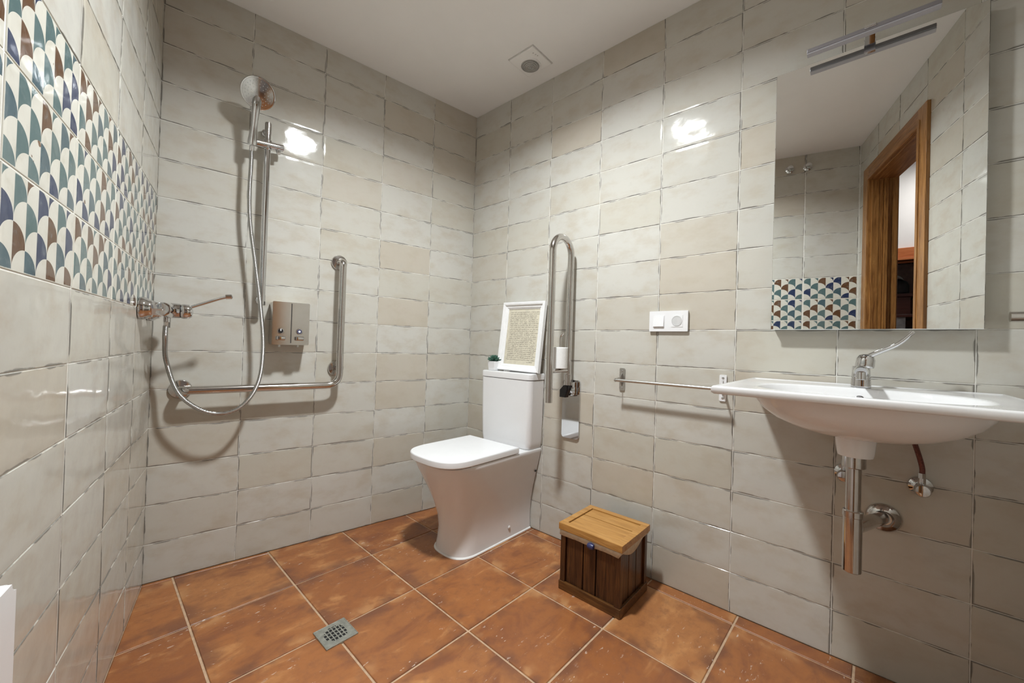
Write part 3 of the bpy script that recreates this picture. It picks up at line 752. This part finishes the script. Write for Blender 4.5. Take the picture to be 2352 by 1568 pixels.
# faucet
t = empty('basin_faucet', MR, (1.822, -.078, BZ), 'chrome basin faucet with a long thin lever', 'faucet')
bm = BM(); loft(bm, [[(a*math.copysign(abs(math.cos(q))**.7, math.cos(q)), b_*math.copysign(abs(math.sin(q))**.7, math.sin(q))+oy, z) for q in [2*math.pi*k/28 for k in range(28)]] for z, a, b_, oy in ((0, .0235, .025, 0), (.004, .0235, .025, 0), (.04, .0215, .0235, 0), (.062, .0205, .023, 0))]); obj('body', bm, M_CHROME, t)
bm = BM(); p = spline([(0, 0, .040), (0, -.040, .046), (0, -.085, .050), (0, -.108, .047)], 6); tube(bm, p, .015, 18, [.0195-.006*i/len(p) for i in range(len(p))]); obj('spout', bm, M_CHROME, t)
bm = BM(); cyl(bm, (0, -.103, .048), (0, -.104, .026), .0115, 20, .001); o = obj('aerator', bm, M_CHROME, t)
bm = BM(); cyl(bm, (0, -.104, .0255), (0, -.104, .027), .008, 16); obj('aerator_mesh', bm, M_BLACK, o)
bm = BM(); lathe(bm, [(.0215, .060), (.0225, .066), (.0215, .084), (.017, .094), (.008, .098), (0, .0985)], (0, 0, 0), (.12, -.02, 1), 28); obj('lever_cap', bm, M_CHROME, t)
bm = BM(); p = fillet([(.010, -.004, .088), (.035, -.010, .104), (.078, -.016, .128), (.104, -.018, .160)], [.012, .02])
tube(bm, p, .0045, 12, [.0072-.0018*i/len(p) for i in range(len(p))]); lathe(bm, [(0, 0), (.006, .003), (.006, .010), (0, .013)], (.100, -.018, .155), (.6, 0, .8), 12); obj('lever', bm, M_CHROME, t)
# trap
t = empty('bottle_trap', MR, (1.812, -.285, .405), 'chrome bottle trap hanging under the washbasin', 'trap')
bm = BM(); cyl(bm, (0, 0, .268), (0, 0, .300), .0245, 28, .002); obj('collar', bm, M_TRAP, t)
bm = BM(); cyl(bm, (0, 0, .12), (0, 0, .27), .0160, 28); obj('tail_pipe', bm, M_TRAP, t)
bm = BM(); cyl(bm, (0, 0, .140), (0, 0, .158), .0215, 28, .002); obj('nut', bm, M_TRAP, t)
bm = BM(); cyl(bm, (0, 0, 0), (0, 0, .145), .0200, 28, .0015); obj('bottle', bm, M_TRAP, t)
bm = BM(); tube(bm, fillet([(.004, .01, .112), (.034, .12, .100), (.066, .282, .072)], .03), .0180, 22); obj('outlet_pipe', bm, M_TRAP, t)
bm = BM(); lathe(bm, [(.018, .010), (.024, .015), (.036, .010), (.041, .003), (.041, 0), (.018, 0)], (.068, .285, .072), (0, -1, 0), 32); obj('wall_rose', bm, M_TRAP, t)
# angle valves and hoses
for x, lab, lh, tip in ((1.956, 'chrome angle valve on the wall right of the trap', 'dark red supply hose running up from the right-hand angle valve', (-.030, -.075, .135)), (1.788, 'chrome angle valve on the wall half hidden behind the trap', 'dark red supply hose behind the trap pipe', (.020, -.075, .14))):
    z = .592
    t = empty('angle_valve', MR, (x, 0, z), lab, 'valve')
    bm = BM(); lathe(bm, [(.027, 0), (.026, .006), (.018, .013), (.012, .016)], (0, 0, 0), (0, -1, 0), 28); obj('wall_rose', bm, M_CHROME, t)
    bm = BM(); cyl(bm, (0, -.010, 0), (0, -.040, 0), .0105, 18, .001); cyl(bm, (0, -.032, 0), (0, -.032, .030), .0085, 16); obj('body', bm, M_CHROME, t)
    bm = BM(); lathe(bm, [(.010, .038), (.0175, .042), (.0185, .056), (.0150, .062), (0, .064)], (0, 0, 0), (0, -1, 0), 20); obj('knob', bm, M_CHROME, t)
    t = empty('supply_hose', MR, (x, -.032, z+.030), lh, 'hose')
    bm = BM(); tube(bm, spline([(0, 0, 0), (0, 0, .03), (tip[0]*.4, tip[1]*.25, .08), (tip[0], tip[1], tip[2])], 8), .0062, 12); obj('hose', bm, M_RUB, t)
    bm = BM(); cyl(bm, (0, 0, -.004), (0, 0, .014), .0085, 6); obj('hose_nut', bm, M_CHROME, t); bm = BM(); cyl(bm, (tip[0]*.8, tip[1]*.8, tip[2]-.025), (tip[0]*.98, tip[1]*.98, tip[2]-.004), .0075, 12); obj('fitting', bm, M_CHROME, t)

# ------------------------------------------------------------------ short chrome holder at the far end of the right wall
t = empty('towel_holder', MR, (2.110, 0, 1.076), 'round chrome holder on the wall right of the mirror', 'towel holder')
bm = BM(); tube(bm, fillet([(.06, 0, 0), (.06, -.045, 0), (-.004, -.045, 0)], .02), .0135, 20); obj('bar', bm, M_STEEL, t)
bm = BM(); lathe(bm, [(.024, 0), (.024, .006), (.014, .010)], (.06, 0, 0), (0, -1, 0), 28); obj('wall_rose', bm, M_STEEL, t)

# ------------------------------------------------------------------ wooden bin
t = empty('waste_bin', MI, (-.211, -1.0645, 0), 'small dark wooden bin with a honey wood lid on the floor', 'bin')
bw, bd, bh = .117, .1285, .232
for sx in (-1, 1):
    for sy in (-1, 1):
        bm = BM(); box(bm, min(sx*bw, sx*(bw-.022)), max(sx*bw, sx*(bw-.022)), min(sy*bd, sy*(bd-.022)), max(sy*bd, sy*(bd-.022)), .003, bh, .0015); obj('post', bm, M_WALNUT, t)
n = 3; span = 2*(bd-.022)
ws = [.36, .26, .38]
for sx in (-1, 1):
    y = -(bd-.022)
    for k in (range(3)):
        wd = span*ws[::-1][k] if sx < 0 else span*ws[k]
        x0 = sx*(bw-.008); x1 = sx*(bw-.016)
        bm = BM(); box(bm, min(x0, x1), max(x0, x1), y+.002, y+wd-.002, .03, bh-.004, .0015, 1); obj('plank', bm, M_WALNUT, t); y += wd
for sy in (-1, 1):
    x = -(bw-.022); sp = 2*(bw-.022)
    for k in range(3):
        wd = sp/3; y0 = sy*(bd-.008); y1 = sy*(bd-.016)
        bm = BM(); box(bm, x+.002, x+wd-.002, min(y0, y1), max(y0, y1), .03, bh-.004, .0015, 1); obj('plank', bm, M_WALNUT, t); x += wd
for sx in (-1, 1):
    bm = BM(); box(bm, min(sx*(bw+.004), sx*(bw-.008)), max(sx*(bw+.004), sx*(bw-.008)), -bd-.004, bd+.004, 0, .034, .003); obj('base_rail', bm, M_WALNUTH, t)
    bm = BM(); box(bm, min(sx*(bw-.009), sx*(bw-.015)), max(sx*(bw-.009), sx*(bw-.015)), -bd+.022, bd-.022, bh-.022, bh, .001); obj('top_rail', bm, M_WALNUTH, t)
for sy in (-1, 1):
    bm = BM(); box(bm, -bw+.004, bw-.004, min(sy*(bd+.004), sy*(bd-.008)), max(sy*(bd+.004), sy*(bd-.008)), 0, .034, .003); obj('base_rail', bm, M_WALNUTH, t)
bm = BM(); box(bm, -bw+.008, bw-.008, -bd+.008, bd-.008, .006, .012); obj('bottom_board', bm, M_WALNUTH, t)
# cloth liner folded over the rim
bm = BM(); rng = random.Random(7)
def liner():
    per = []; nn = 26
    for k in range(nn): per.append((-bw-.0035, bd+.003-(2*bd+.006)*k/nn))
    for k in range(18): per.append((-bw-.0035+(2*bw+.007)*k/18, -bd-.003))
    for k in range(nn): per.append((bw+.003, -bd-.003+(2*bd+.006)*k/nn))
    for k in range(18): per.append((bw+.003-(2*bw+.006)*k/18, bd+.003))
    top, bot, ins = [], [], []
    for i, (x, y) in enumerate(per):
        dr = .017+.0012*math.sin(i*.55)+rng.uniform(-.0006, .0006)
        if y < -bd: dr = .004+(.026*math.sin((x+bw-.01)/.17*math.pi) if -bw+.01 < x < bw-.054 else 0)
        o_ = rng.uniform(0, .002)
        top.append(bm.verts.new((x, y, bh+.003))); bot.append(bm.verts.new((x*(1+o_), y*(1+o_), bh-dr))); ins.append(bm.verts.new((x*.93, y*.93, bh-.01)))
    stitch(bm, [ins, top, bot], True, False)
liner(); me_l = obj('cloth_liner', bm, M_CLOTH, t)
md = me_l.modifiers.new('s', 'SOLIDIFY'); md.thickness = .0018
bm = BM(); lathe(bm, [(0, -.015), (.009, -.012), (.0125, 0), (.009, .012), (0, .015)], (-bw-.009, -.012, bh-.012), (0, 1, 0), 16); obj('blue_fastener', bm, M_BLUE, t)
lz0, lz1 = bh+.004, .2625
lw, ll, lr = bw+.006, bd+.008, .027
for sx in (-1, 1):
    bm = BM(); a, b_ = sx*lw, sx*(lw-lr)
    box(bm, min(a, b_), max(a, b_), -ll, ll, lz0, lz1, .002); obj('lid_rail', bm, M_HONEY, t)
for sy in (-1, 1):
    bm = BM(); a, b_ = sy*ll, sy*(ll-lr); box(bm, -lw+lr, lw-lr, min(a, b_), max(a, b_), lz0, lz1-.0004, .002); obj('lid_rail', bm, M_HONEY, t)
x = -lw+lr
for wd in (.118, 2*(lw-lr)-.118):
    bm = BM(); box(bm, x+.0022, x+wd-.0022, -ll+lr+.002, ll-lr-.002, lz0+.004, lz1-.0045, .0015); obj('lid_plank', bm, M_HONEY, t); x += wd
bm = BM(); box(bm, -lw+lr-.003, lw-lr+.003, -ll+lr-.003, ll-lr+.003, lz0+.001, lz0+.006); obj('lid_underside', bm, M_WALNUTH, t)

# ------------------------------------------------------------------ floor drain
t = empty('floor_drain', MI, (DR[0], DR[1], 0), 'square steel shower drain set between terracotta tiles', 'drain', rotz=0.0)
bm = BM(); nG = 26; S = .100/nG
V = {}
def gv(i, j):
    if (i, j) not in V: V[(i, j)] = bm.verts.new((-.05+i*S, -.05+j*S, .0032))
    return V[(i, j)]
for i in range(nG):
    for j in range(nG):
        u, v = (i-nG/2+.5), (j-nG/2+.5)
        hole_ = (i % 3 != 0) and (j % 4 != 0) and ((i//3 + 0) % 1 == 0) and math.hypot(u, v) < 9.2
        if not hole_: bm.faces.new((gv(i, j), gv(i+1, j), gv(i+1, j+1), gv(i, j+1)))
r_ = bmesh.ops.extrude_face_region(bm, geom=bm.faces[:])
bmesh.ops.translate(bm, vec=(0, 0, -.003), verts=[v for v in r_['geom'] if isinstance(v, bmesh.types.BMVert)])
obj('grate', bm, M_DRAIN, t, flat=True)
bm = BM(); box(bm, -.0495, .0495, -.0495, .0495, -.003, .0010); obj('dark_well', bm, M_BLACK, t)
for k in range(4):
    bm = BM(); box(bm, -.0515, .0515, .0490, .0518, -.003, .0040, .0006, 1); o = obj('rim_bar', bm, M_DRAIN, t); o.matrix_local = Matrix.Rotation(k*math.pi/2, 4, 'Z')

# ------------------------------------------------------------------ white panel low on the left wall
t = empty('wall_panel', ML, (-1.56, 0, .08), 'white flat panel mounted low on the left tiled wall', 'panel')
bm = BM(); plate(bm, rrect(-.265, .265, 0, .575, .012), -.022, -.060, .006); obj('front_panel', bm, M_PLA, t)
for x in (-.15, .15):
    bm = BM(); box(bm, x-.02, x+.02, -.024, -.002, .06, .50, .002); obj('wall_bracket', bm, M_PLA, t)

# ------------------------------------------------------------------ robe hooks on the left wall (seen in the mirror)
for x, lab in ((-1.690, 'chrome robe hook high on the wall, further from the doorway'), (-1.795, 'chrome robe hook high on the wall, nearer the doorway')):
    t = empty('robe_hook', ML, (x, 0, 2.285), lab, 'hook', 'robe hooks reflected in the mirror')
    bm = BM(); lathe(bm, [(.026, 0), (.026, .006), (.018, .010), (.011, .012)], (0, 0, 0), (0, -1, 0), 28); obj('wall_rose', bm, M_CHROME, t)
    bm = BM(); lathe(bm, [(.009, .008), (.008, .03), (.012, .038), (.019, .044), (.018, .054), (0, .058)], (0, 0, 0), (0, -1, -.12), 24); obj('peg', bm, M_CHROME, t)

# ------------------------------------------------------------------ doorway
dx0, dx1, dzz = DOOR
d = empty('door_1', MF, (0, 0, 0), 'varnished wooden door frame reflected in the mirror', 'door frame'); del d['category']; d['kind'] = 'structure'
cw = .078
for a, b_, m_ in ((dx0-cw, dx0+.012, M_DOOR), (dx1-.012, dx1+cw, M_DOOR)):
    bm = BM(); box(bm, a, b_, -.013, .006, 0, dzz+cw, .003)
    e0, e1 = (b_-.026, b_-.002) if a < -.5 else (a+.002, a+.026)
    box(bm, e0, e1, -.017, 0, 0, dzz+.02, .003); obj('casing', bm, m_, d)
bm = BM(); box(bm, dx0-cw+.004, dx1+cw-.004, -.0125, .005, dzz-.012, dzz+cw+.001, .003); box(bm, dx0, dx1, -.0165, 0, dzz-.010, dzz+.014, .003); obj('head_casing', bm, M_DOORH, d)
for a, b_ in ((dx0-.012, dx0+.020), (dx1-.020, dx1+.012)):
    bm = BM(); box(bm, a, b_, .004, .128, 0, dzz, .002); box(bm, a, b_, .055, .085, 0, dzz, .002)
    for q in (.035, .095): box(bm, min(a, b_)-.0 if a > -.5 else a, b_, q, q+.008, 0, dzz, .001)
    obj('jamb', bm, M_DOOR, d)
    s = 1 if a < -.5 else -1; e = b_ if s > 0 else a
    bm = BM(); box(bm, min(e, e+s*.012), max(e, e+s*.012), .062, .080, 0, dzz-.02, .002); obj('stop', bm, M_DOOR, d)
bm = BM(); box(bm, dx0, dx1, .004, .128, dzz-.020, dzz+.012, .002); obj('head_jamb', bm, M_DOORH, d)
for a, b_ in ((dx0-cw, dx0+.012), (dx1-.012, dx1+cw)):
    bm = BM(); box(bm, a, b_, .115, .135, 0, dzz+cw, .004); obj('casing', bm, M_DOOR, d)
bm = BM(); box(bm, dx0-cw, dx1+cw, .115, .134, dzz-.012, dzz+cw, .004); obj('head_casing', bm, M_DOORH, d)

# ------------------------------------------------------------------ hall seen through the doorway
HC = 2.62
bm = BM()
box(bm, -4.6, .6, -4.4, -4.3, 0, HC); box(bm, .5, .6, -4.4, -2.4, 0, HC); box(bm, -4.7, -4.6, -4.4, -1.0, 0, HC)
props(obj('wall_hall', bm, M_WHITE, flat=True), kind='structure')
bm = BM(); box(bm, -WF-.8, 0, .116, .13, CEIL, HC); box(bm, .02, 2.9, .10, .13, 0, HC)
props(obj('wall_passage', bm, M_WHITE, None, MF, flat=True), kind='structure')
bm = BM(); poly_prism(bm, [(.6, -2.60), (PC.x-.03, PC.y-.12), (-4.7, -1.0), (-4.7, -4.4), (.6, -4.4)], -.12, -.004)
props(obj('floor_hall', bm, M_TERRA, flat=True), kind='structure')
bm = BM(); poly_prism(bm, [(.6, -2.35), (PC.x-.03, PC.y), (-4.7, -1.0), (-4.7, -4.4), (.6, -4.4)], HC, HC+.1)
props(obj('ceiling_hall', bm, M_WHITE, flat=True), kind='structure')
# alcove wall with a lintel beam across the end of the hall
bm = BM(); box(bm, -3.30, -3.20, -4.3, -1.3, 1.90, HC); box(bm, -3.30, -3.20, -4.3, -2.20, 0, 1.90); box(bm, -4.6, -3.3, -2.34, -2.22, 0, 1.9)
o = obj('wall_alcove', bm, M_WHITE, flat=True); props(o, kind='structure')
t = empty('lintel_beam', MI, (-3.24, -1.85, 1.795), 'orange wooden beam seen in the mirror through the doorway', 'beam')
bm = BM(); box(bm, -.09, .08, -.5, .5, 0, .108, .006); obj('beam', bm, M_BEAM, t)
bm = BM(); box(bm, .02, .095, -.5, .5, 0, .022, .004); obj('moulding', bm, M_BEAM, t)
t = empty('alcove_cabinet', MI, (-3.55, -1.93, 0), 'dark red wooden cabinet beyond the doorway, seen in the mirror', 'cabinet')
bm = BM(); box(bm, -.2, .2, -.21, .3, 1.335, 1.50, .004); obj('body', bm, M_MAHO, t)
bm = BM(); box(bm, -.22, .22, -.235, .32, 1.50, 1.53, .006); obj('top', bm, M_MAHO, t)
bm = BM(); box(bm, -.21, .21, -.235, .31, 1.318, 1.345, .006); obj('plinth', bm, M_MAHO, t)
bm = BM(); box(bm, -.2, .2, -.18, .3, 0, 1.32); obj('stone_base', bm, M_STONE, t)
t = empty('black_bag', MI, (-3.50, -2.03, 1.53), 'black bag on the dark cabinet, seen in the mirror', 'bag')
bm = BM(); loft(bm, [[(.11*k*math.copysign(abs(math.cos(q))**.6, math.cos(q)), .11*k*math.copysign(abs(math.sin(q))**.6, math.sin(q)), z) for q in [2*math.pi*i/24 for i in range(24)]] for z, k in ((0, .9), (.02, 1.0), (.08, 1.0), (.12, .85), (.145, .55), (.152, .2))]); obj('body', bm, M_BLACK, t)
bm = BM(); tube(bm, spline([(.0, -.08, .10), (.0, -.05, .165), (.0, .0, .18), (.0, .06, .15)], 6), .008, 10); obj('handle', bm, M_VENT, t)
bm = BM(); box(bm, -4.55, -4.0, -2.22, -1.2, 0, 1.9); props(obj('wall_recess', bm, M_PINK, flat=True), kind='structure')
t = empty('hall_fill_lamp', MI, (-2.75, -2.35, HC), 'round unseen lamp added in the hall to brighten it', 'ceiling light')  # unseen lamp, added so the hall wall looks white in the mirror
bm = BM(); lathe(bm, [(.17, 0), (.175, .02), (.17, .03)], (0, 0, 0), (0, 0, -1), 40); obj('rim', bm, M_PLA, t)
bm = BM(); lathe(bm, [(0, .05), (.12, .042), (.168, .028)], (0, 0, 0), (0, 0, -1), 40); obj('diffuser', bm, emit_mat('hall_fill_glow', (1, .97, .95), HALL), t)
